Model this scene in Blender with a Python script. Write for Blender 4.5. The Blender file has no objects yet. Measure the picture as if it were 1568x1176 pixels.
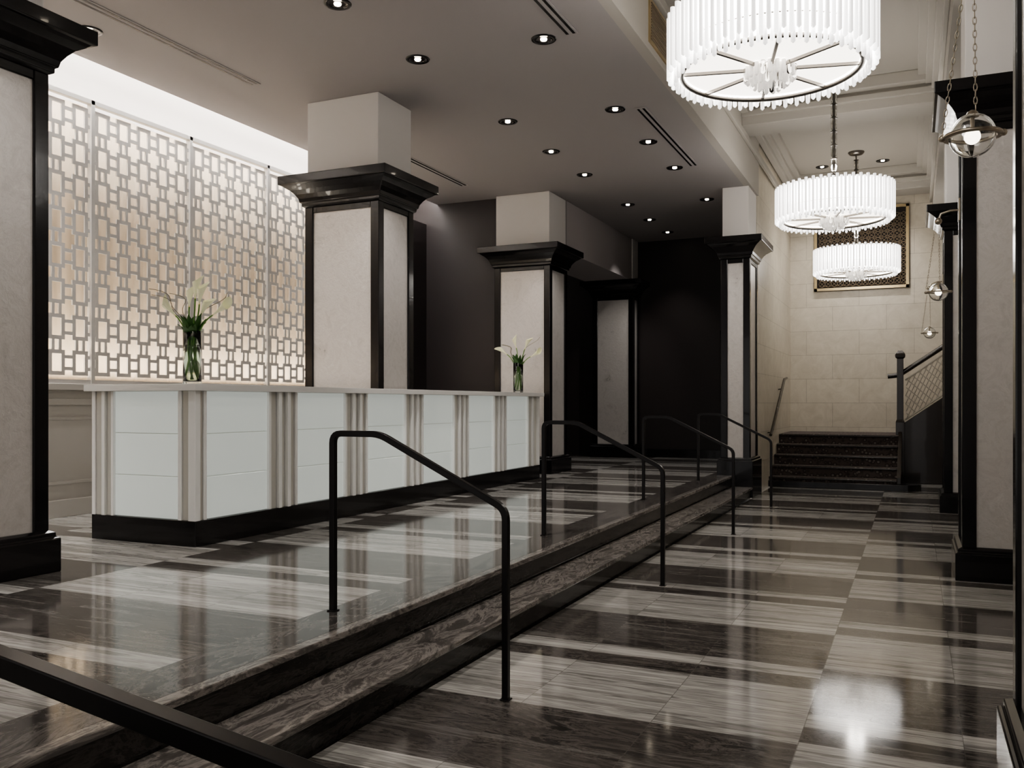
import bpy, math, random
from mathutils import Vector, Matrix
random.seed(7)
S=bpy.context.scene
C=bpy.context.collection

# ---------------------------------------------------------------- materials
def newmat(name):
    m=bpy.data.materials.new(name); m.use_nodes=True
    nt=m.node_tree; b=nt.nodes['Principled BSDF']
    return m,nt,b
def simple(name,col,rough=.5,metal=0,emit=None,es=0,trans=0,ior=1.5,coat=0,spec=.5):
    m,nt,b=newmat(name)
    b.inputs['Base Color'].default_value=(*col,1)
    b.inputs['Roughness'].default_value=rough
    b.inputs['Metallic'].default_value=metal
    b.inputs['IOR'].default_value=ior
    b.inputs['Transmission Weight'].default_value=trans
    b.inputs['Coat Weight'].default_value=coat
    b.inputs['Specular IOR Level'].default_value=spec
    if emit:
        b.inputs['Emission Color'].default_value=(*emit,1)
        b.inputs['Emission Strength'].default_value=es
    return m
class N:
    def __init__(s,nt): s.nt=nt
    def math(s,op,a,b=None,c=None):
        n=s.nt.nodes.new('ShaderNodeMath'); n.operation=op
        for i,v in enumerate((a,b,c)):
            if v is None: continue
            if isinstance(v,(int,float)): n.inputs[i].default_value=v
            else: s.nt.links.new(v,n.inputs[i])
        return n.outputs[0]
    def xyz(s):
        t=s.nt.nodes.new('ShaderNodeTexCoord'); p=s.nt.nodes.new('ShaderNodeSeparateXYZ')
        s.nt.links.new(t.outputs['Object'],p.inputs[0]); return p.outputs[0],p.outputs[1],p.outputs[2],t.outputs['Object']
    def comb(s,x,y,z):
        n=s.nt.nodes.new('ShaderNodeCombineXYZ')
        for i,v in enumerate((x,y,z)):
            if isinstance(v,(int,float)): n.inputs[i].default_value=v
            else: s.nt.links.new(v,n.inputs[i])
        return n.outputs[0]
    def noise(s,v,scale,detail=3,rough=.5,dist=0):
        n=s.nt.nodes.new('ShaderNodeTexNoise'); s.nt.links.new(v,n.inputs['Vector'])
        n.inputs['Scale'].default_value=scale; n.inputs['Detail'].default_value=detail
        n.inputs['Roughness'].default_value=rough; n.inputs['Distortion'].default_value=dist
        return n.outputs['Fac']
    def ramp(s,f,stops,interp='LINEAR'):
        n=s.nt.nodes.new('ShaderNodeValToRGB'); s.nt.links.new(f,n.inputs[0])
        cr=n.color_ramp; cr.interpolation=interp
        while len(cr.elements)<len(stops): cr.elements.new(.5)
        for e,(p,c) in zip(cr.elements,stops): e.position=p; e.color=(*c,1)
        return n.outputs[0]
    def mix(s,f,a,b,mode='MIX'):
        n=s.nt.nodes.new('ShaderNodeMix'); n.data_type='RGBA'; n.blend_type=mode
        for i,v in ((0,f),(6,a),(7,b)):
            if isinstance(v,(int,float)): n.inputs[i].default_value=v
            elif isinstance(v,tuple): n.inputs[i].default_value=(*v,1)
            else: s.nt.links.new(v,n.inputs[i])
        return n.outputs[2]
    def bump(s,b,h,st=.2,d=.01):
        n=s.nt.nodes.new('ShaderNodeBump'); n.inputs['Strength'].default_value=st; n.inputs['Distance'].default_value=d
        s.nt.links.new(h,n.inputs['Height']); s.nt.links.new(n.outputs[0],b.inputs['Normal'])

def marble_floor(name,x0,TW=1.83,border=None,yoff=0):
    m,nt,b=newmat(name); k=N(nt); x,y,z,o=k.xyz()
    PH=1.85
    col=k.math('FLOOR',k.math('DIVIDE',k.math('SUBTRACT',x,x0),TW))
    # neighbouring strips of tiles are laid out of step
    sh=k.math('MULTIPLY',k.math('MODULO',k.math('ABSOLUTE',k.math('ADD',col,1.0)),2.0),.72)
    yo=k.math('ADD',k.math('SUBTRACT',y,3.74+yoff),sh)
    f=k.math('FRACT',k.math('DIVIDE',yo,PH))
    row=k.math('FLOOR',k.math('DIVIDE',yo,PH/2))
    tcol=k.math('FLOOR',k.math('DIVIDE',k.math('SUBTRACT',x,x0),.61))
    seed=k.math('ADD',k.math('MULTIPLY',col,3.7),k.math('MULTIPLY',row,5.3))
    tseed=k.math('ADD',seed,k.math('MULTIPLY',tcol,.05))
    v1=k.comb(k.math('MULTIPLY',x,.02),y,tseed)
    s1=k.noise(v1,10,2,.55)
    v2=k.comb(k.math('MULTIPLY',x,.05),y,k.math('ADD',tseed,9.1))
    s2=k.noise(v2,40,4,.65)
    sv=k.math('ADD',k.math('MULTIPLY',s1,.58),k.math('MULTIPLY',s2,.42))
    light=k.ramp(sv,[(.34,(.17,.165,.155)),(.41,(.38,.37,.35)),(.455,(.19,.18,.172)),(.495,(.56,.545,.52)),(.54,(.33,.32,.305)),(.60,(.62,.605,.58))])
    # dark tiles: long wood-like grain plus a few straight grey bands
    v3=k.comb(k.math('MULTIPLY',x,.22),y,tseed)
    w=k.noise(v3,7,8,.70,1.0)
    dark=k.ramp(w,[(.30,(.034,.031,.029)),(.42,(.068,.061,.057)),(.465,(.16,.146,.135)),(.50,(.06,.054,.05)),(.56,(.14,.127,.118)),(.60,(.065,.059,.055)),(.75,(.12,.109,.101))])
    bands=k.ramp(sv,[(.56,(0,0,0)),(.59,(.45,.45,.45)),(.62,(.1,.1,.1))])
    dark=k.mix(bands,dark,(.34,.325,.305))
    mk=k.ramp(f,[(0,(1,1,1)),(.405,(0,0,0)),(.505,(1,1,1)),(.60,(0,0,0))],'CONSTANT')
    c=k.mix(mk,dark,light)
    def joint(a,off,p,w):
        ff=k.math('FRACT',k.math('DIVIDE',k.math('SUBTRACT',a,off),p))
        return k.math('LESS_THAN',k.math('MULTIPLY',ff,p),w)
    j=k.math('MAXIMUM',joint(x,x0,.61,.004),joint(yo,0,PH/2,.004))
    c=k.mix(k.math('MULTIPLY',j,.6),c,(.14,.13,.12))
    if border is not None:
        bf=k.math('GREATER_THAN',x,border)
        wb=k.noise(k.comb(x,k.math('MULTIPLY',y,.4),2.0),6,8,.68,1.6)
        bc=k.ramp(wb,[(.3,(.045,.041,.039)),(.46,(.08,.073,.07)),(.52,(.18,.166,.156)),(.57,(.075,.069,.065)),(.64,(.14,.129,.121)),(.78,(.065,.06,.057))])
        jb=joint(y,.3,1.22,.004)
        bc=k.mix(k.math('MULTIPLY',jb,.7),bc,(.01,.01,.01))
        c=k.mix(bf,c,bc)
    nt.links.new(c,b.inputs['Base Color'])
    b.inputs['Roughness'].default_value=.085
    b.inputs['Specular IOR Level'].default_value=.48
    return m
M={}
M['floor']=marble_floor('striped_marble',-.43)
M['floorp']=marble_floor('striped_marble_raised',-2.75-1.83*5,1.83,-2.75,.5)
def veined(name,g,rough):
    m,nt,b=newmat(name); k=N(nt); x,y,z,o=k.xyz()
    w=k.noise(k.comb(x,k.math('MULTIPLY',y,.35),k.math('MULTIPLY',z,1.6)),6,8,.70,1.8)
    c=k.ramp(w,[(.28,(.032*g,.03*g,.028*g)),(.45,(.055*g,.05*g,.047*g)),(.52,(.14*g,.128*g,.12*g)),(.57,(.05*g,.046*g,.043*g)),(.64,(.12*g,.11*g,.103*g)),(.78,(.07*g,.064*g,.06*g))])
    nt.links.new(c,b.inputs['Base Color']); b.inputs['Roughness'].default_value=rough; return m
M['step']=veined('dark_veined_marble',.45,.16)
M['tread']=veined('veined_marble_lit_tread',2.5,.14)  # riser stone paled, putting reflection and nosing highlight into the colour
M['black']=simple('black_lacquer',(.007,.006,.007),.2,coat=.2,spec=.4)
M['blackmetal']=simple('black_bronze_metal',(.02,.018,.018),.28,.6)
M['ceil']=simple('taupe_ceiling_paint',(.37,.35,.348),.8)
M['ceil2']=simple('ivory_ceiling_plaster',(.44,.42,.385),.75)
M['white']=simple('white_paint',(.70,.675,.655),.6)
M['cream']=simple('cream_panel_paint',(.60,.58,.55),.5)
M['darkwall']=simple('espresso_wall',(.026,.020,.020),.45)
M['greyfascia']=simple('grey_plaster',(.42,.39,.39),.8)
m,nt,b=newmat('silver_leaf_panel'); k=N(nt); x,y,z,o=k.xyz()
n1=k.noise(o,4.5,7,.75,.8); n2=k.noise(o,26,6,.7,.6)
c=k.ramp(n1,[(.3,(.50,.475,.45)),(.5,(.62,.59,.565)),(.58,(.57,.54,.515)),(.75,(.70,.675,.65))])
nt.links.new(c,b.inputs['Base Color']); b.inputs['Metallic'].default_value=.3
r=k.math('ADD',k.math('MULTIPLY',n1,.35),.16); nt.links.new(r,b.inputs['Roughness']); k.bump(b,n2,.45,.008); M['leaf']=m
def stone(name,axis):
    m,nt,b=newmat(name); k=N(nt); x,y,z,o=k.xyz()
    u=x if axis=='x' else y
    br=nt.nodes.new('ShaderNodeTexBrick'); nt.links.new(k.comb(u,z,0.0),br.inputs['Vector'])
    br.inputs['Scale'].default_value=1; br.inputs['Brick Width'].default_value=.95; br.inputs['Row Height'].default_value=.46
    br.inputs['Mortar Size'].default_value=.006; br.inputs['Mortar Smooth'].default_value=.3
    br.inputs['Color1'].default_value=(.60,.55,.46,1); br.inputs['Color2'].default_value=(.51,.465,.385,1); br.inputs['Mortar'].default_value=(.28,.25,.20,1)
    n1=k.noise(o,4,8,.7,1.0)
    c=k.mix(.45,br.outputs[0],k.ramp(n1,[(.3,(.42,.38,.31)),(.7,(.68,.635,.55))]))
    nt.links.new(c,b.inputs['Base Color']); b.inputs['Roughness'].default_value=.4; return m
M['stonex']=stone('limestone_blocks_x','x'); M['stoney']=stone('limestone_blocks_y','y')
M['curtain']=simple('beige_sheer_fabric',(.62,.53,.42),.8)
M['screen']=simple('pearl_metal_lattice',(.64,.62,.60),.4,.1)
M['frost']=simple('backlit_frosted_glass',(.54,.58,.55),.12,emit=(.90,.95,.90),es=.24,coat=.6)
M['champ']=simple('champagne_metal',(.60,.59,.545),.28,.2,coat=.3)
M['silver']=simple('polished_nickel',(.96,.96,.94),.18,.08,coat=.8)
M['countertop']=simple('white_quartz',(.78,.77,.75),.2)
M['crystal']=simple('crystal_rod',(.95,.95,.95),.12,emit=(1,.97,.93),es=2.3,coat=.5)
M['crystal2']=simple('crystal_rod_shade',(.85,.85,.85),.08,emit=(1,.96,.92),es=1.1,coat=.5)
M['crystaldim']=simple('crystal_hub_rod',(.85,.83,.80),.1,emit=(1,.94,.87),es=.38,coat=.5)
M['clear']=simple('clear_crystal',(.97,.97,.96),.02,trans=1.0,ior=1.45)
M['lampcore']=simple('lamp_inner_shade',(1,1,1),.6,emit=(1,.95,.88),es=9.0)
M['lampdisc']=simple('lamp_diffuser',(1,1,1),.5,emit=(1,.93,.82),es=3.0)
M['nickel']=simple('satin_nickel',(.20,.185,.17),.3,1)
M['brass']=simple('aged_nickel_brass',(.42,.37,.30),.28,1)
M['bulb']=simple('bulb_glow',(1,1,1),.5,emit=(1,.88,.70),es=18)
M['orbcore']=simple('frosted_bulb',(1,1,1),.5,emit=(1,.90,.76),es=4)
M['glass']=simple('vase_glass',(.96,1,.97),.01,trans=1,ior=1.45)
M['water']=simple('water',(.80,.9,.74),.0,trans=1,ior=1.33)
M['leafgreen']=simple('leaf_green',(.05,.14,.03),.4)
M['stem']=simple('stem_green',(.16,.34,.07),.45)
M['lily']=simple('lily_cream_glow',(.90,.88,.62),.45,emit=(.8,.8,.5),es=.10)  # petals given a faint glow of their own to look brighter
M['spadix']=simple('lily_spadix',(.75,.55,.08),.6)
M['twig']=simple('twig',(.22,.20,.14),.7)
M['wood']=simple('dark_walnut',(.022,.015,.011),.25,coat=.3)
M['ivory']=simple('painted_iron_ivory',(.45,.42,.36),.45)
M['gold']=simple('antique_gold',(.50,.40,.24),.35,.8)
M['grille']=simple('dark_bronze_grille',(.17,.13,.09),.4,.3)
M['grilleback']=simple('grille_backing',(.018,.014,.012),.8)
m,nt,b=newmat('patterned_carpet'); k=N(nt); x,y,z,o=k.xyz()
vo=nt.nodes.new('ShaderNodeTexVoronoi'); vo.inputs['Scale'].default_value=14; nt.links.new(o,vo.inputs['Vector'])
c=k.ramp(vo.outputs['Distance'],[(.2,(.20,.17,.15)),(.35,(.035,.028,.027)),(.6,(.09,.072,.066))])
nt.links.new(c,b.inputs['Base Color']); b.inputs['Roughness'].default_value=.95; M['carpet']=m
M['led']=simple('led_strip',(1,1,1),.5,emit=(1,.975,.94),es=30)

# ---------------------------------------------------------------- mesh builder
class MB:
    def __init__(s): s.v=[];s.f=[];s.m=[];s.sm=[];s.mats=[]
    def mi(s,m):
        if m not in s.mats: s.mats.append(m)
        return s.mats.index(m)
    def add(s,vs,fs,m,smooth=False):
        o=len(s.v); s.v+= [tuple(v) for v in vs]; i=s.mi(m)
        for f in fs: s.f.append([o+a for a in f]); s.m.append(i); s.sm.append(smooth)
    def box(s,x0,x1,y0,y1,z0,z1,m):
        vs=[(x0,y0,z0),(x1,y0,z0),(x1,y1,z0),(x0,y1,z0),(x0,y0,z1),(x1,y0,z1),(x1,y1,z1),(x0,y1,z1)]
        s.add(vs,[(3,2,1,0),(4,5,6,7),(0,1,5,4),(1,2,6,5),(2,3,7,6),(3,0,4,7)],m)
    def obox(s,c,ax,ay,az,m):
        c=Vector(c);vs=[]
        for k in (-1,1):
            for (i,j) in ((-1,-1),(1,-1),(1,1),(-1,1)):
                vs.append(c+Vector(ax)*i+Vector(ay)*j+Vector(az)*k)
        s.add(vs,[(3,2,1,0),(4,5,6,7),(0,1,5,4),(1,2,6,5),(2,3,7,6),(3,0,4,7)],m)
    def lathe(s,cx,cy,prof,m,n=24,cap=True,smooth=True,flip=False):
        vs=[];fs=[]
        for r,z in prof:
            for i in range(n):
                a=2*math.pi*i/n; vs.append((cx+r*math.cos(a),cy+r*math.sin(a),z))
        for j in range(len(prof)-1):
            for i in range(n):
                i2=(i+1)%n; q=(j*n+i,j*n+i2,(j+1)*n+i2,(j+1)*n+i); fs.append(q[::-1] if flip else q)
        s.add(vs,fs,m,smooth)
        if cap:
            s.add(vs[:n],[tuple(reversed(range(n)))],m); s.add(vs[-n:],[tuple(range(n))],m)
    def cyl(s,cx,cy,z0,z1,r,m,n=16,smooth=True): s.lathe(cx,cy,[(r,z0),(r,z1)],m,n,True,smooth)
    def sphere(s,c,r,m,n=20,sz=1,flip=False):
        prof=[(max(1e-4,r*math.sin(math.pi*j/n)),c[2]-sz*r*math.cos(math.pi*j/n)) for j in range(n+1)]
        s.lathe(c[0],c[1],prof,m,n*2,False,True,flip)
    def rings(s,x0,x1,y0,y1,pr,m,smooth=False):
        vs=[];fs=[]
        for z,o in pr: vs+=[(x0-o,y0-o,z),(x1+o,y0-o,z),(x1+o,y1+o,z),(x0-o,y1+o,z)]
        for j in range(len(pr)-1):
            for i in range(4):
                i2=(i+1)%4; fs.append((j*4+i,j*4+i2,j*4+4+i2,j*4+4+i))
        n=len(pr)*4; fs.append((3,2,1,0)); fs.append((n-4,n-3,n-2,n-1)); s.add(vs,fs,m,smooth)
    def tube(s,pts,r,m,n=8,closed=False,square=False,radii=None,up=None):
        pts=[Vector(p) for p in pts]; vs=[];fs=[]; L=len(pts)
        if square: n=4
        prev=None
        for i,p in enumerate(pts):
            if closed: t=(pts[(i+1)%L]-pts[i-1])
            else: t=pts[min(i+1,L-1)]-pts[max(i-1,0)]
            t.normalize()
            if up is not None: u=Vector(up)
            elif prev is None: u=Vector((0,0,1)) if abs(t.z)<.9 else Vector((1,0,0))
            else: u=prev
            u=(u-t*u.dot(t)).normalized(); w=t.cross(u); prev=u
            rr=radii[i] if radii else r
            for q in range(n):
                a=2*math.pi*(q+(.5 if square else 0))/n; ra=rr*(1.4142 if square else 1)
                vs.append(p+u*math.cos(a)*ra+w*math.sin(a)*ra)
        for i in range(L if closed else L-1):
            i2=(i+1)%L
            for q in range(n):
                q2=(q+1)%n; fs.append((i*n+q,i*n+q2,i2*n+q2,i2*n+q))
        s.add(vs,fs,m,not square)
        if not closed: s.add(vs[:n],[tuple(reversed(range(n)))],m); s.add(vs[-n:],[tuple(range(n))],m)
    def finish(s,name,bevel=0,parent=None,loc=None):
        me=bpy.data.meshes.new(name)
        vs=s.v
        if loc: vs=[(a-loc[0],b_-loc[1],c_-loc[2]) for a,b_,c_ in vs]
        me.from_pydata(vs,[],s.f)
        for m in s.mats: me.materials.append(m)
        me.polygons.foreach_set('material_index',s.m); me.polygons.foreach_set('use_smooth',s.sm)
        me.update(); o=bpy.data.objects.new(name,me); C.objects.link(o)
        if loc: o.location=loc
        if parent: o.parent=parent
        if bevel:
            bm=o.modifiers.new('bevel','BEVEL'); bm.width=bevel; bm.segments=2; bm.limit_method='ANGLE'; bm.angle_limit=math.radians(50)
        return o
def roundpath(pts,r,seg=5):
    pts=[Vector(p) for p in pts]; out=[pts[0]]
    for i in range(1,len(pts)-1):
        a=(pts[i-1]-pts[i]).normalized(); c=(pts[i+1]-pts[i]).normalized()
        p0=pts[i]+a*r; p2=pts[i]+c*r
        for k in range(seg+1):
            t=k/seg; out.append(p0*(1-t)**2+pts[i]*2*t*(1-t)+p2*t*t)
    out.append(pts[-1]); return out

PZ=.32; CZ=4.55; HZ=5.6
XR=-2.17
# ---------------------------------------------------------------- room shell
def slab(name,*a,bevel=0):
    b=MB(); b.box(*a[:-1],a[-1]); return b.finish(name,bevel)
slab('floor',-2.14,1.5,-4.2,18.3,-.12,0,M['floor'])
slab('floor_platform',-8,-2.47,-4.2,17.3,-.12,PZ,M['floorp'])
b=MB()
b.box(-2.42,-2.16,-4.2,13.14,-.12,.128,M['step']); b.box(-2.42,-2.13,-4.2,13.14,.128,.16,M['tread'])
b.box(-2.47,-2.435,-4.2,13.14,-.12,PZ-.030,M['step']); b.box(-2.47,-2.405,-4.2,13.14,PZ-.030,PZ+.001,M['tread'])
b.finish('marble_steps',.005)
slab('ceiling',-6.95,XR-.1,-4.2,17.3,CZ,CZ+.12,M['ceil'])
slab('ceiling_corridor',XR-.1,1.5,-4.2,18.3,HZ,HZ+.1,M['ceil2'])
slab('ceiling_cove',-8,-6.95,-4.2,12.7,5.1,5.2,M['white'])
slab('wall_cove_fascia',-6.95,-6.88,-4.2,12.7,CZ+.12,5.1,M['white'])
slab('wall_left',-8,-7.75,-4.2,17.3,-.12,5.2,M['white'])
slab('wall_corridor_fascia',XR-.1,XR,-4.2,13.95,CZ,HZ,M['ceil2'])
b=MB()
for (w,z0,z1) in ((.05,5.05,5.14),(.10,5.36,5.44),(.17,5.44,5.52),(.26,5.52,5.6)):
    b.box(XR,XR+w,-4.2,18.0,z0,z1,M['ceil2']); b.box(.30-w,.30,-4.2,18.0,z0,z1,M['ceil2'])
b.finish('trim_corridor_crown',.01)
for i,yc in enumerate((3.45,8.1,12.75,17.6)):
    b=MB(); b.box(XR,.3,yc-.28,yc+.28,5.2,5.6,M['ceil2']); b.box(XR,.3,yc-.33,yc+.33,5.32,5.4,M['ceil2']); b.box(XR,.3,yc-.42,yc+.42,5.45,5.6,M['ceil2'])
    b.finish('trim_cross_beam_%d'%(i+1),.01)
slab('wall_right_frieze',.30,1.5,-4.2,18.0,4.75,HZ,M['ceil2'])
slab('wall_right',1.30,1.5,-4.2,18.3,-.12,4.75,M['cream'])
slab('wall_end',-2.3,1.5,18.0,18.3,-.12,HZ,M['stonex'])
slab('wall_stair_left',-2.42,-2.2,13.95,18.0,-.12,HZ,M['stoney'])
slab('wall_far',-7.75,-2.42,17.0,17.3,-.12,CZ+.12,M['darkwall'])
slab('wall_far_side',-2.50,-2.42,13.95,17.0,PZ,CZ,M['darkwall'])
slab('wall_office',-7.75,-5.87,12.45,12.75,PZ,5.1,M['darkwall'])
slab('wall_left_dark',-7.75,-7.15,11.4,12.45,PZ,4.25,M['darkwall'])
slab('wall_bulkhead',-5.85,-4.97,13.05,17.0,3.751,CZ,M['greyfascia'])
b=MB(); b.box(-3.35,-3.27,16.94,17.0,PZ,2.75,M['black']); b.box(-2.62,-2.54,16.94,17.0,PZ,2.75,M['black']); b.box(-3.35,-2.54,16.94,17.0,2.67,2.75,M['black'])
b.finish('trim_door_far',.004)
slab('baseboard_far',-4.85,-2.5,16.95,17.0,PZ,PZ+.16,M['black'])
b=MB()
b.box(-8,1.5,-4.4,-4.2,3.6,HZ,M['cream'])
for xa in (-8,-6.1,-4.2,-2.3,-.4,1.3): b.box(xa,xa+.3 if xa<1 else 1.5,-4.4,-4.2,-.12,3.6,M['cream'])
b.finish('wall_front')

b=MB(); W=M['cream']
b.box(-7.75,-7.25,-4.2,11.4,PZ,1.5,W)
b.box(-7.75,-7.16,-4.2,11.4,1.5,1.56,W)
b.box(-7.25,-7.2,-4.2,11.4,PZ,PZ+.16,W); b.box(-7.25,-7.21,-4.2,11.4,1.36,1.42,W)
for y in [3+1.26*i for i in range(6)]:
    for (ya,yb,za,zb) in ((y+.1,y+1.16,.62,.65),(y+.1,y+1.16,1.22,1.25),(y+.1,y+.13,.62,1.25),(y+1.13,y+1.16,.62,1.25)):
        b.box(-7.25,-7.235,ya,yb,za,zb,W)
b.finish('wall_wainscot',.004)

vs=[];fs=[];ny=900;y0,y1=2.6,11.35
for i in range(ny+1):
    y=y0+(y1-y0)*i/ny; x=-7.56+.008*math.sin(y*2*math.pi/.16)+.02*math.sin(y*2*math.pi/.61)
    vs+=[(x,y,1.565),(x,y,4.34)]
for i in range(ny): fs.append((2*i,2*i+2,2*i+3,2*i+1))
b=MB(); b.add(vs,fs,M['curtain'],True); b.finish('sheer_curtain')

# lattice screen : columns of rectangular links joined by short straps
b=MB(); SX=-7.2; sc=M['screen']
def bar(ya,yb,za,zb,t=.016,dx=0): b.box(SX-t/2+dx,SX+t/2+dx,ya,yb,za,zb,sc)
ZB,ZT=1.59,4.24
py=.254; pz=.33125
Y0=6.10-1.27*2
ncol=int((11.3-Y0)/py)
for i in range(ncol):
    yc=Y0+py*(i+.5)
    for j in range(8):
        zc=ZB+pz*(j+.5); w,h,t=.172,.235,.036
        bar(yc-w/2,yc+w/2,zc+h/2-t,zc+h/2); bar(yc-w/2,yc+w/2,zc-h/2,zc-h/2+t)
        bar(yc-w/2,yc-w/2+t,zc-h/2+t,zc+h/2-t); bar(yc+w/2-t,yc+w/2,zc-h/2+t,zc+h/2-t)
        g=pz-h
        if j<7:
            bar(yc-.052,yc-.022,zc+h/2,zc+h/2+g); bar(yc+.022,yc+.052,zc+h/2,zc+h/2+g)
        if i<ncol-1:
            for dz in (-.055,.055): bar(yc+w/2,yc+py-w/2,zc+dz-.016,zc+dz+.016)
for q in range(7):
    y=Y0+1.27*q; b.box(SX-.03,SX+.03,y-.020,y+.020,1.562,4.28,sc)
YE=Y0+py*ncol
b.box(SX-.03,SX+.03,Y0,YE,4.24,4.28,sc); b.box(SX-.02,SX+.02,Y0,YE,1.562,1.60,sc)
b.finish('lattice_screen')
b=MB(); b.box(-7.12,-7.0,-2,12.3,4.72,4.74,M['led'])
b.finish('cove_light_strip')

# ---------------------------------------------------------------- columns
def column(name,x0,x1,y0,y1,zb,plz,ct,ztop,panel=M['leaf'],blockm=M['white']):
    b=MB(); K=M['black']; st=ct-.31; p=.10
    b.box(x0+.02,x1-.02,y0+.02,y1-.02,zb,st,panel)
    px=min(p,(x1-x0)*.16+.03)
    for xa,xb in ((x0,x0+px),(x1-px,x1)):
        for ya,yb in ((y0,y0+p),(y1-p,y1)): b.box(xa,xb,ya,yb,zb,st,K)
    b.box(x0+px,x1-px,y0+.004,y0+p,st-.06,st,K); b.box(x0+px,x1-px,y1-p,y1-.004,st-.06,st,K)
    b.box(x0+.004,x0+px,y0+p,y1-p,st-.06,st,K); b.box(x1-px,x1-.004,y0+p,y1-p,st-.06,st,K)
    b.rings(x0,x1,y0,y1,[(zb,.05),(plz-.05,.05),(plz-.04,.03),(plz-.015,.03),(plz,.0)],K)
    z=st; d=ct-st
    b.rings(x0,x1,y0,y1,[(z,.0),(z+.015,.025),(z+.045,.025),(z+.05,.04),(z+.09,.05),(z+.13,.075),(z+.17,.11),(z+.20,.155),(z+.215,.175),(z+.22,.2),(ct,.2)],K)
    b.box(x0+.02,x1-.02,y0+.02,y1-.02,ct,ztop,blockm)
    return b.finish(name,.006)
CX0,CX1=-5.87,-4.95
column('column',CX0,CX1,3.15,3.88,PZ,PZ+.26,3.75,CZ)
column('column',CX0,CX1,7.65,8.34,PZ,PZ+.26,3.75,CZ)
column('column',CX0,CX1,12.30,13.03,PZ,PZ+.26,3.75,CZ)
column('column',-5.76,CX1+.02,16.55,16.95,PZ,PZ+.26,3.75,CZ)
column('column',-2.60,-2.18,13.2,13.93,0,.58,3.80,CZ)
column('column',.34,1.26,3.15,3.85,0,.26,3.85,4.75)
column('column',.34,1.26,7.75,8.45,0,.26,3.85,4.75)
column('column',.34,1.26,12.40,13.1,0,.26,3.85,4.75)

# ---------------------------------------------------------------- reception counter
b=MB(); FX=-4.80; BX=-5.86; YA,YB=4.97,11.54; TZ=1.52
CA,CB=7.56,8.43      # gap where the column stands behind the desk front
for (ya,yb,xb) in ((YA,CA,BX),(CA,CB,-4.895),(CB,YB,BX)):
    b.box(xb+(.04 if xb==BX else 0),FX-.04,ya+(.04 if ya==YA else 0),yb-(.02 if yb==YB else 0),PZ,TZ-.04,M['champ'])
    b.box(xb,FX,ya,yb,PZ,PZ+.19,M['black'])
    b.box(xb-(.03 if xb==BX else 0),FX+.05,ya-(.05 if ya==YA else 0),yb+(.05 if yb==YB else 0),TZ-.05,TZ,M['countertop'])
z0,z1=PZ+.19,TZ-.05
def vbox(y0_,y1_,out,m): b.box(FX-.05,FX+out,y0_,y1_,z0,z1,m)
P=1.069; PWD=.70; SC=(P-PWD)/.375
for kx in range(6):
    ya=5.09+P*kx; yb=ya+PWD
    h=(z1-z0)/3
    for q in range(3): b.box(FX-.05,FX-.022,ya,yb,z0+h*q+.003,z0+h*(q+1)-.003,M['frost'])
    if kx<5:
        for (a,c_,o_,mm) in ((0,.03,.0,'silver'),(.04,.10,-.012,'champ'),(.11,.15,.015,'silver'),(.16,.215,-.018,'champ'),(.225,.265,.015,'silver'),(.275,.335,-.012,'champ'),(.345,.375,.0,'silver')):
            vbox(yb+a*SC,yb+c_*SC,o_,M[mm])
# corner post
b.box(FX-.065,FX+.004,YA-.004,YA+.05,z0,z1,M['silver'])
vbox(YA+.055,YA+.085,-.01,M['champ']); vbox(YA+.09,YA+.119,0,M['silver'])
e0=5.09+P*5+PWD
for (a,c_,o_,mm) in ((.005,.045,0,'silver'),(.05,.14,-.01,'champ'),(.145,.195,.01,'silver'),):
    vbox(e0+a*.9,min(e0+c_*.9,YB-.035),o_,M[mm])
vbox(YB-.03,YB,0,M['silver'])
def ebox(xa,xb,out,m): b.box(xa,xb,YA-out,YA+.06,z0,z1,m)
h=(z1-z0)/3
for q in range(3): b.box(BX+.232,FX-.172,YA+.02,YA+.038,z0+h*q+.003,z0+h*(q+1)-.003,M['frost'])
for (a,c_,o_,mm) in ((BX,BX+.035,0,'silver'),(BX+.04,BX+.11,-.01,'champ'),(BX+.115,BX+.15,.01,'silver'),(BX+.155,BX+.20,-.01,'champ'),(BX+.205,BX+.23,0,'silver'),(FX-.17,FX-.135,0,'silver'),(FX-.13,FX-.07,-.01,'champ')):
    ebox(a,c_,o_,M[mm])
b.finish('reception_desk',.003)

# ---------------------------------------------------------------- handrails
def rail(y,xu=-2.70,xl=-1.73):
    zt=PZ+.905; zl=.885
    pts=[(xu,y,PZ),(xu,y,zt),(xu+.28,y,zt),(xl,y,zl),(xl,y,0)]
    pp=roundpath(pts,.05,5)
    b=MB(); b.tube(pp,.0155,M['blackmetal'],square=True,up=(0,1,0))
    b.box(xu-.024,xu+.024,y-.024,y+.024,PZ,PZ+.006,M['blackmetal']); b.box(xl-.024,xl+.024,y-.024,y+.024,0,.006,M['blackmetal'])
    b.finish('handrail',.003)
for y in (3.75,6.58,9.45,12.15): rail(y)
b=MB(); y=1.42
b.tube(roundpath([(-2.75,y,PZ),(-2.75,y,.82),(-2.1,y,.785),(-1.0,y,.63),(-.7,y,.52),(-.7,y,0)],.06),.026,M['blackmetal'],square=True,up=(0,1,0))
b.finish('handrail',.004)

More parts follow.
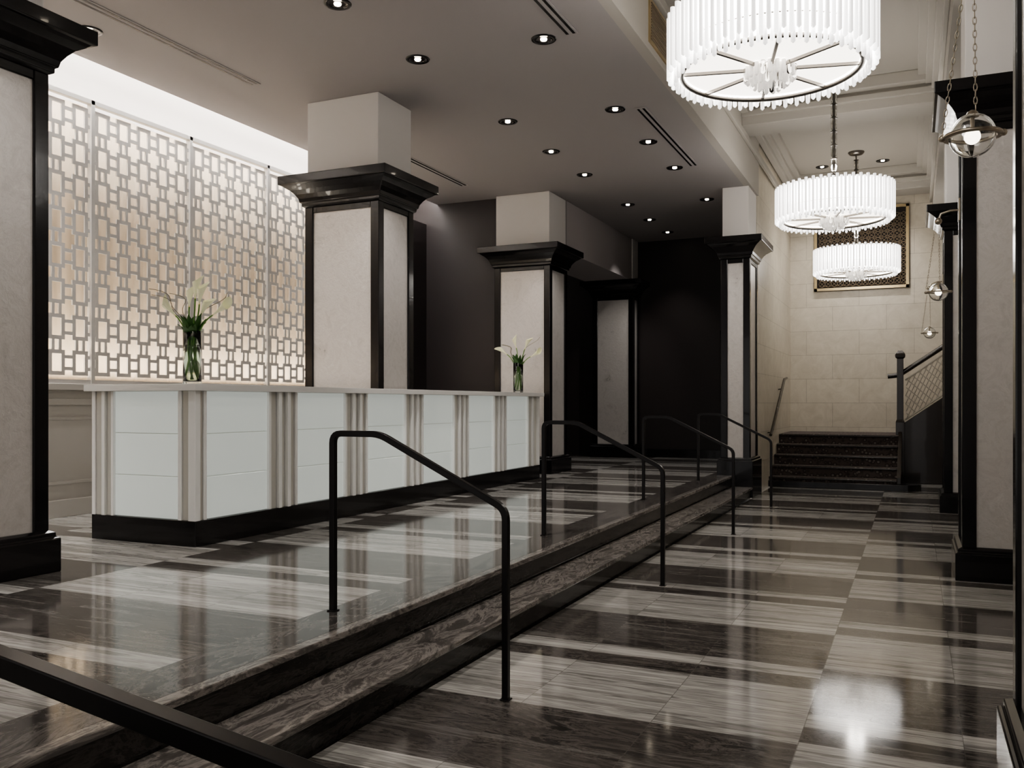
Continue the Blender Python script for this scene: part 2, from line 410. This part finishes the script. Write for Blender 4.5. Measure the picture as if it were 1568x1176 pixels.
# ---------------------------------------------------------------- chandeliers
def chandelier(cx,cy,zb,D=1.385,ztop=HZ):
    b=MB(); R=D/2; H=.41
    cr=M['crystal']
    n=96
    for i in range(n):
        a=2*math.pi*i/n; r=R-.018; low=zb if i%2 else zb+.03
        cxx,cyy=cx+r*math.cos(a),cy+r*math.sin(a)
        b.lathe(cxx,cyy,[(.006,low-.010),(.0165,low),(.0165,zb+H-(.025 if i%2 else 0))],cr if i%2 else M['crystal2'],6,True)
        a2=a+math.pi/n; r=R-.065
        lw=.0 if i%2 else .022
        b.lathe(cx+r*math.cos(a2),cy+r*math.sin(a2),[(.004,zb-.055+lw),(.0145,zb-.044+lw),(.0145,zb+.12)],M['crystal2'] if i%2 else cr,6,True)
    b.lathe(cx,cy,[(R-.11,zb+.03),(R-.11,zb+H-.04)],M['lampcore'],48,False)
    b.lathe(cx,cy,[(.001,zb+.035),(R-.12,zb+.035)],M['lampdisc'],48,False)
    for rr,zz,t in ((R-.04,zb+H-.03,.010),(R-.105,zb+.012,.017),(R-.04,zb+.13,.005)):
        b.tube([(cx+rr*math.cos(2*math.pi*i/64),cy+rr*math.sin(2*math.pi*i/64),zz) for i in range(64)],t,M['nickel'],6,True)
    for i in range(8):
        a=2*math.pi*(i+.3)/8
        b.obox((cx+math.cos(a)*(R-.11)*.5,cy+math.sin(a)*(R-.11)*.5,zb+.020),(math.cos(a)*(R-.11)*.5,math.sin(a)*(R-.11)*.5,0),(-math.sin(a)*.010,math.cos(a)*.010,0),(0,0,.010),M['nickel'])
    b.lathe(cx,cy,[(.02,zb+H-.02),(R-.1,zb+H-.02)],M['white'],48,False)
    for ring_,(rr,nn,lo) in enumerate(((.16,22,-.05),(.115,16,-.09),(.065,9,-.12),(.01,1,-.13))):
        for i in range(nn):
            a=2*math.pi*i/nn; b.lathe(cx+rr*math.cos(a),cy+rr*math.sin(a),[(.004,zb+lo-.01),(.015,zb+lo),(.015,zb+.03)],M['crystaldim'] if i%4 else M['clear'],6,True)
    b.cyl(cx,cy,zb+H-.02,ztop,.012,M['nickel'],10)
    z=zb+H+.02
    while z<ztop-.25:
        b.lathe(cx,cy,[(.02,z),(.034,z+.015),(.034,z+.13),(.02,z+.145)],M['clear'],8); b.cyl(cx,cy,z+.148,z+.158,.04,M['nickel'],16); z+=.165
    b.lathe(cx,cy,[(.03,ztop-.06),(.10,ztop-.045),(.13,ztop-.012),(.13,ztop)],M['nickel'],32)
    b.finish('chandelier')
CH=((1.5,3.62),(6.2,3.62),(11.45,3.60),(16.0,3.56))
for cy,zz in CH: chandelier(-.89,cy,zz)

# ---------------------------------------------------------------- downlights
def downlight(x,y,tgt=None,e=70,size=88,z=None):
    b=MB(); z=CZ if z is None else z
    b.lathe(x,y,[(.062,z),(.062,z-.004),(.105,z-.010),(.112,z-.002),(.112,z)],M['black'],28,False)
    b.lathe(x,y,[(.001,z-.001),(.064,z-.001)],M['black'],24,False)
    b.lathe(x,y,[(.001,z-.012),(.026,z-.012),(.03,z-.002)],M['bulb'],16,False)
    b.finish('downlight')
    l=bpy.data.lights.new('downlight_beam','SPOT'); l.energy=e; l.spot_size=math.radians(size); l.spot_blend=.8; l.shadow_soft_size=.04; l.color=(1,.95,.895)
    o=bpy.data.objects.new('downlight_beam',l); o.location=(x,y,z-.03); C.objects.link(o)
    if tgt:
        o.rotation_euler=(Vector(tgt)-Vector(o.location)).to_track_quat('-Z','Y').to_euler()
AIM={(-4.17,5.85):(-5.3,7.65,2.0),(-4.17,10.4):(-5.3,12.3,1.7),(-4.17,14.97):(-5.3,16.5,1.7),(-2.94,11.8):(-2.45,13.2,1.8),(-4.17,7.1):(-4.95,8.0,1.4),(-4.17,11.65):(-4.95,12.6,1.6),(-4.17,3.1):(-4.95,3.6,1.2)}
for (x,ys) in ((-2.94,(3.1,5.1,7.16,9.19,10.5,11.8,13.84)),(-4.17,(3.1,5.85,7.1,9.09,10.4,11.65,13.69,14.97,16.2)),(-6.4,(5.4,9.8))):
    for y in ys:
        t=AIM.get((x,y)); downlight(x,y,t,95 if t else 66,56 if t else 84)
for x in (-1.5,-.5): downlight(x,16.75,(x,18.0,2.0),105,80,HZ)  # added wall-wash pair, put in to brighten the end wall
for (x,ya,yb) in ((-2.68,9.25,11.8),(-2.68,4.6,7.16),(-5.97,4.2,7.0),(-5.97,8.9,11.5)):
    b=MB(); b.box(x-.06,x+.06,ya,yb,CZ-.007,CZ-.0005,M['ceil'])
    for dx in (-.03,.03): b.box(x+dx-.012,x+dx+.012,ya+.02,yb-.02,CZ-.009,CZ-.006,M['black'])
    b.finish('slot_air_diffuser')
b=MB(); b.box(XR,XR+.015,7.75,8.5,4.62,5.02,M['gold'])
for i in range(14): b.box(XR+.012,XR+.022,7.79,8.46,4.65+.025*i,4.662+.025*i,M['grille'])
b.finish('air_grille')

# ---------------------------------------------------------------- hanging orb lamps on right columns
def orb(y):
    b=MB(); x=.18; z=2.29; R=.074
    b.sphere((x,y,z),R,M['clear'],16)
    b.sphere((x,y,z),R*.93,M['clear'],16,1,True)
    b.sphere((x,y,z-.004),.026,M['orbcore'],10)
    b.cyl(x,y,z+.02,z+.064,.007,M['brass'],12)
    b.lathe(x,y,[(R*1.02,z-.006),(R*1.26,z-.006),(R*1.26,z+.004),(R*1.02,z+.004),(R*1.02,z-.006)],M['brass'],40,False)
    for sx in (-1,1):
        b.sphere((x+sx*R*1.26,y,z),.012,M['brass'],6)
    b.lathe(x,y,[(.022,z+R-.006),(.016,z+R+.006),(.006,z+R+.012)],M['brass'],20)
    def chain(p0,p1):
        p0=Vector(p0);p1=Vector(p1);L=(p1-p0).length;n=int(L/.022);d=(p1-p0).normalized()
        for i in range(n):
            c=p0+d*(i+.5)*L/n; u=Vector((1,0,0)) if i%2 else Vector((0,1,0))
            pts=[c+d*.0145*math.cos(t*math.pi/4)+u*.0055*math.sin(t*math.pi/4) for t in range(8)]
            b.tube(pts,.0017,M['brass'],5,True)
    top=(x,y,2.87)
    chain((x-R*1.24,y,z+.01),(x-.02,y,2.85))
    chain((x+.01,y,z+R+.01),(x+.005,y,2.85))
    b.sphere(top,.028,M['brass'],8)
    b.tube([(x,y,2.87),(x+.02,y,2.93),(.27,y,2.95),(.335,y,2.95)],.009,M['brass'],8)
    b.box(.325,.339,y-.04,y+.04,2.86,3.04,M['brass'])
    b.finish('hanging_globe_sconce')
for y in (3.40,8.08,12.75): orb(y)

# ---------------------------------------------------------------- staircase
b=MB(); T=.30; Rz=.166; SY=15.2
XL=-2.195; XE=1.295; YE_=17.99
for i in range(5):
    xb=-.25
    b.box(XL,xb,SY+T*i,16.72 ,Rz*i,Rz*(i+1)-.03,M['carpet'])
    b.box(XL,xb,SY+T*i-.03,16.72,Rz*(i+1)-.035,Rz*(i+1),M['carpet'])
    b.box(XL,xb,SY+T*i-.032,SY+T*i-.02,Rz*(i+1)-.028,Rz*(i+1)-.008,M['wood'])
b.box(XL,XE,16.72,YE_,0,Rz*5-.03,M['wood'])
b.box(XL,-.25,16.70,YE_,Rz*5-.03,Rz*5+.002,M['carpet'])
b.box(XL,-.1,SY-.10,SY+.02,0,.10,M['black']); b.cyl(-.1,SY+.10,0,.10,.20,M['black'],32)
vs=[(-.25,SY,0),(-.25,16.72,0),(-.25,16.72,.95),(-.25,SY,.2),(-.19,SY,0),(-.19,16.72,0),(-.19,16.72,.95),(-.19,SY,.2)]
b.add(vs,[(0,1,2,3),(7,6,5,4),(0,4,5,1),(3,2,6,7),(1,5,6,2),(0,3,7,4)],M['wood'])
n=6; t2=.26; z=Rz*5
for i in range(n):
    xa=-.1+t2*i
    b.box(xa,XE,16.74,YE_,z+.19*i,z+.19*(i+1),M['carpet'])
def slope(x,o): return z+.05+ (x+.1)*.73+o
vs=[];xa,xb=-.18,XE
for yy in (16.66,16.74): vs+=[(xa,yy,0),(xb,yy,0),(xb,yy,slope(xb,.2)),(xa,yy,slope(xa,.2))]
b.add(vs,[(0,1,2,3),(7,6,5,4),(3,2,6,7),(0,4,5,1),(0,3,7,4),(1,5,6,2)],M['wood'])
stairs=b.finish('staircase',.008)
b=MB()
def bl(p,q,r,m): b.tube([p,q],r,m,6)
def sb(x): return slope(x,.24)
def stp(x): return slope(x,.92)
for kx in range(-8,24):
    x0=-.12+kx*.09
    for sgn in (1,-1):
        pts=[]
        for tt in range(21):
            t=tt/20; x=x0+(.42*t if sgn>0 else .42*(1-t))
            if -.14<=x<=1.27: pts.append((x,16.70,sb(x)+(stp(x)-sb(x))*t))
        if len(pts)>1: b.tube([pts[0],pts[-1]],.009,M['ivory'],5)
bl((-.14,16.7,sb(-.14)),(1.27,16.7,sb(1.27)),.014,M['ivory']); bl((-.14,16.7,stp(-.14)),(1.27,16.7,stp(1.27)),.014,M['ivory'])
b.tube(roundpath([(-.42,16.7,1.84),(-.24,16.7,1.86),(1.27,16.7,slope(1.27,1.02))],.06),.042,M['wood'],10)
nx,ny_=-.22,16.66
b.box(nx-.07,nx+.07,ny_-.07,ny_+.07,0,1.05,M['wood'])
b.rings(nx-.052,nx+.052,ny_-.052,ny_+.052,[(1.05,.02),(1.10,.0),(2.14,.0),(2.16,.025),(2.20,.03),(2.23,.02),(2.28,-.02)],M['wood'])
b.finish('balustrade',.004,parent=stairs)
b=MB(); b.tube([(-2.12,14.84,.86),(-2.12,15.0,.93),(-2.12,16.5,1.80),(-2.12,16.8,1.83)],.026,M['wood'],8)
for (yy,zz) in ((15.05,.95),(16.3,1.68)): b.tube([(-2.2,yy,zz-.06),(-2.13,yy,zz-.05),(-2.12,yy,zz)],.009,M['wood'],6)
b.finish('wall_handrail')
b=MB(); xa,xb,za,zb=-1.75,-.09,3.52,5.06
b.box(xa,xb,17.965,17.998,za,zb,M['grilleback'])
for (a,c_,d,e) in ((xa,xb,za,za+.05),(xa,xb,zb-.05,zb),(xa,xa+.05,za,zb),(xb-.05,xb,za,zb)): b.box(a,c_,17.92,17.998,d,e,M['gold'])
s=.11
for i in range(1,int((xb-xa)/s)):
    for j in range(1,int((zb-za)/s)):
        cx,cz=xa+.03+i*s,za+.02+j*s
        pts=[(cx+.058*math.cos(t*math.pi/4),17.95+.004*((i+j)%2),cz+.058*math.sin(t*math.pi/4)) for t in range(8)]
        b.tube(pts,.0085,M['grille'],4,True)
        b.tube([(cx-.05,17.955,cz-.05),(cx+.05,17.955,cz+.05)],.007,M['grille'],4); b.tube([(cx-.05,17.955,cz+.05),(cx+.05,17.955,cz-.05)],.007,M['grille'],4)
b.finish('wall_grille_panel')

# ---------------------------------------------------------------- flower vases
def lily(b,base,tip,dirv,sz):
    base=Vector(base);tip=Vector(tip)
    mid=(base+tip)/2+Vector((random.uniform(-.02,.02),random.uniform(-.02,.02),.05))
    pts=[]
    for i in range(9):
        t=i/8; pts.append(base*(1-t)**2+mid*2*t*(1-t)+tip*t*t)
    b.tube(pts,.006,M['stem'],6)
    d=(pts[-1]-pts[-2]).normalized()*.8+Vector(dirv)*.4; d.normalize()
    u=d.orthogonal().normalized(); w=d.cross(u)
    vs=[];fs=[];nu,nv=16,8
    for j in range(nv+1):
        v=j/nv
        for i in range(nu):
            a=2*math.pi*i/nu
            r=sz*(.07+.42*v**1.8); hgt=sz*(1.5*v)+sz*.7*(v**3)*(.5+.5*math.cos(a))**2
            rr=r*(1+.35*v**3*math.cos(a))
            vs.append(tip+d*hgt+u*rr*math.cos(a)+w*rr*math.sin(a)*.85)
    for j in range(nv):
        for i in range(nu):
            i2=(i+1)%nu; fs.append((j*nu+i,j*nu+i2,(j+1)*nu+i2,(j+1)*nu+i))
    b.add(vs,fs,M['lily'],True)
    b.tube([tip,tip+d*sz*1.1],.006,M['spadix'],6)
def vase(x,y,zb,seed,tips,ls=.086):
    random.seed(seed)
    b=MB(); R=.070;H=.42
    b.lathe(x,y,[(.001,zb),(R*.9,zb),(R,zb+.01),(R*.97,zb+H*.6),(R,zb+H),(R-.006,zb+H),(R*.97-.006,zb+H*.6),(R-.007,zb+.03),(.001,zb+.03)],M['glass'],32,False)
    b.lathe(x,y,[(.001,zb+.032),(R-.009,zb+.032),(R-.012,zb+.30),(.001,zb+.30)],M['water'],32,False)
    for i in range(9):
        a=random.uniform(0,6.28); c=a+2.2
        b.tube([(x+.045*math.cos(a),y+.045*math.sin(a),zb+.04),(x+.02*math.cos(a+1),y+.02*math.sin(a+1),zb+.2),(x+.045*math.cos(c),y+.045*math.sin(c),zb+H)],.006,M['stem'],6)
    for i in range(20):
        a=2*math.pi*i/20+random.uniform(-.2,.2); L=random.uniform(.18,.30); wd=random.uniform(.026,.042)
        base=Vector((x+.02*math.cos(a),y+.02*math.sin(a),zb+H-.12)); out=Vector((math.cos(a),math.sin(a),0)); side=Vector((-math.sin(a),math.cos(a),0))
        vs=[];fs=[]
        for j in range(7):
            t=j/6; p=base+out*(.035*t+.05*t*t)+Vector((0,0,L*t-.05*t**3)); ww=wd*math.sin(math.pi*min(1,.12+t*.88))+.001
            vs+=[p-side*ww,p+out*.006,p+side*ww]
        for j in range(6): fs+=[(3*j,3*j+1,3*j+4,3*j+3),(3*j+1,3*j+2,3*j+5,3*j+4)]
        b.add(vs,fs,M['leafgreen'],True)
    for (tx,ty,tz) in tips:
        lily(b,(x+tx*.2,y+ty*.2,zb+H-.05),(x+tx,y+ty,zb+H+tz-.05),(tx*3,ty*3,.6),ls)
    for sgn in (-1,1,-1,-1):
        pts=[];a=random.uniform(-.4,.4);L=random.uniform(.34,.48)
        for i in range(14):
            t=i/13; pts.append((x+sgn*(.02+L*t**1.4*.7)+.025*math.sin(10*t+a),y+a*.3*t+.025*math.cos(9*t),zb+H-.05+L*(1.35*t-.45*t**2.6)))
        b.tube(pts,.0026,M['twig'],5)
    b.finish('calla_lily_vase')
vase(-5.12,5.27,1.52,3,[(.03,.0,.30),(-.05,.02,.24),(.10,-.03,.25),(-.14,-.03,.17),(.17,.04,.17),(.05,.03,.16)])
vase(-5.05,11.36,1.52,5,[(.10,.0,.24),(-.04,.02,.26),(.2,-.03,.13),(-.16,-.03,.17)])

# ---------------------------------------------------------------- lights
def area(name,loc,sx,sy,e,rot=(0,0,0),col=(1,.94,.87)):
    l=bpy.data.lights.new(name,'AREA'); l.shape='RECTANGLE'; l.size=sx; l.size_y=sy; l.energy=e; l.color=col
    o=bpy.data.objects.new(name,l); o.location=loc; o.rotation_euler=rot; C.objects.link(o); return o
area('curtain_wash_light',(-7.36,7,4.30),.12,9,20,(0,math.radians(12),0),(1,.94,.86))
area('curtain_up_light',(-7.36,7,1.62),.10,9,72,(math.radians(180),0,0),(1,.90,.75))
for cy,zz in CH:
    l=bpy.data.lights.new('chandelier_lamp','POINT'); l.energy=22; l.shadow_soft_size=.12; l.color=(1,.93,.84)
    o=bpy.data.objects.new('chandelier_lamp',l); o.location=(-.89,cy,4.25); C.objects.link(o)
w=bpy.data.worlds.new('world'); S.world=w; w.use_nodes=True
w.node_tree.nodes['Background'].inputs[0].default_value=(1,.975,.955,1); w.node_tree.nodes['Background'].inputs[1].default_value=.75

# ---------------------------------------------------------------- camera
cam=bpy.data.cameras.new('camera'); cam.sensor_width=36; cam.lens=31.22; cam.shift_y=.0185; cam.clip_start=.05
co=bpy.data.objects.new('camera',cam); co.location=(0,0,1.38); co.rotation_euler=(math.radians(90),0,math.radians(24.37)); C.objects.link(co); S.camera=co
S.view_settings.view_transform='AgX'
S.view_settings.exposure=.3
try: S.view_settings.look='AgX - Medium High Contrast'
except Exception as e: print(e)
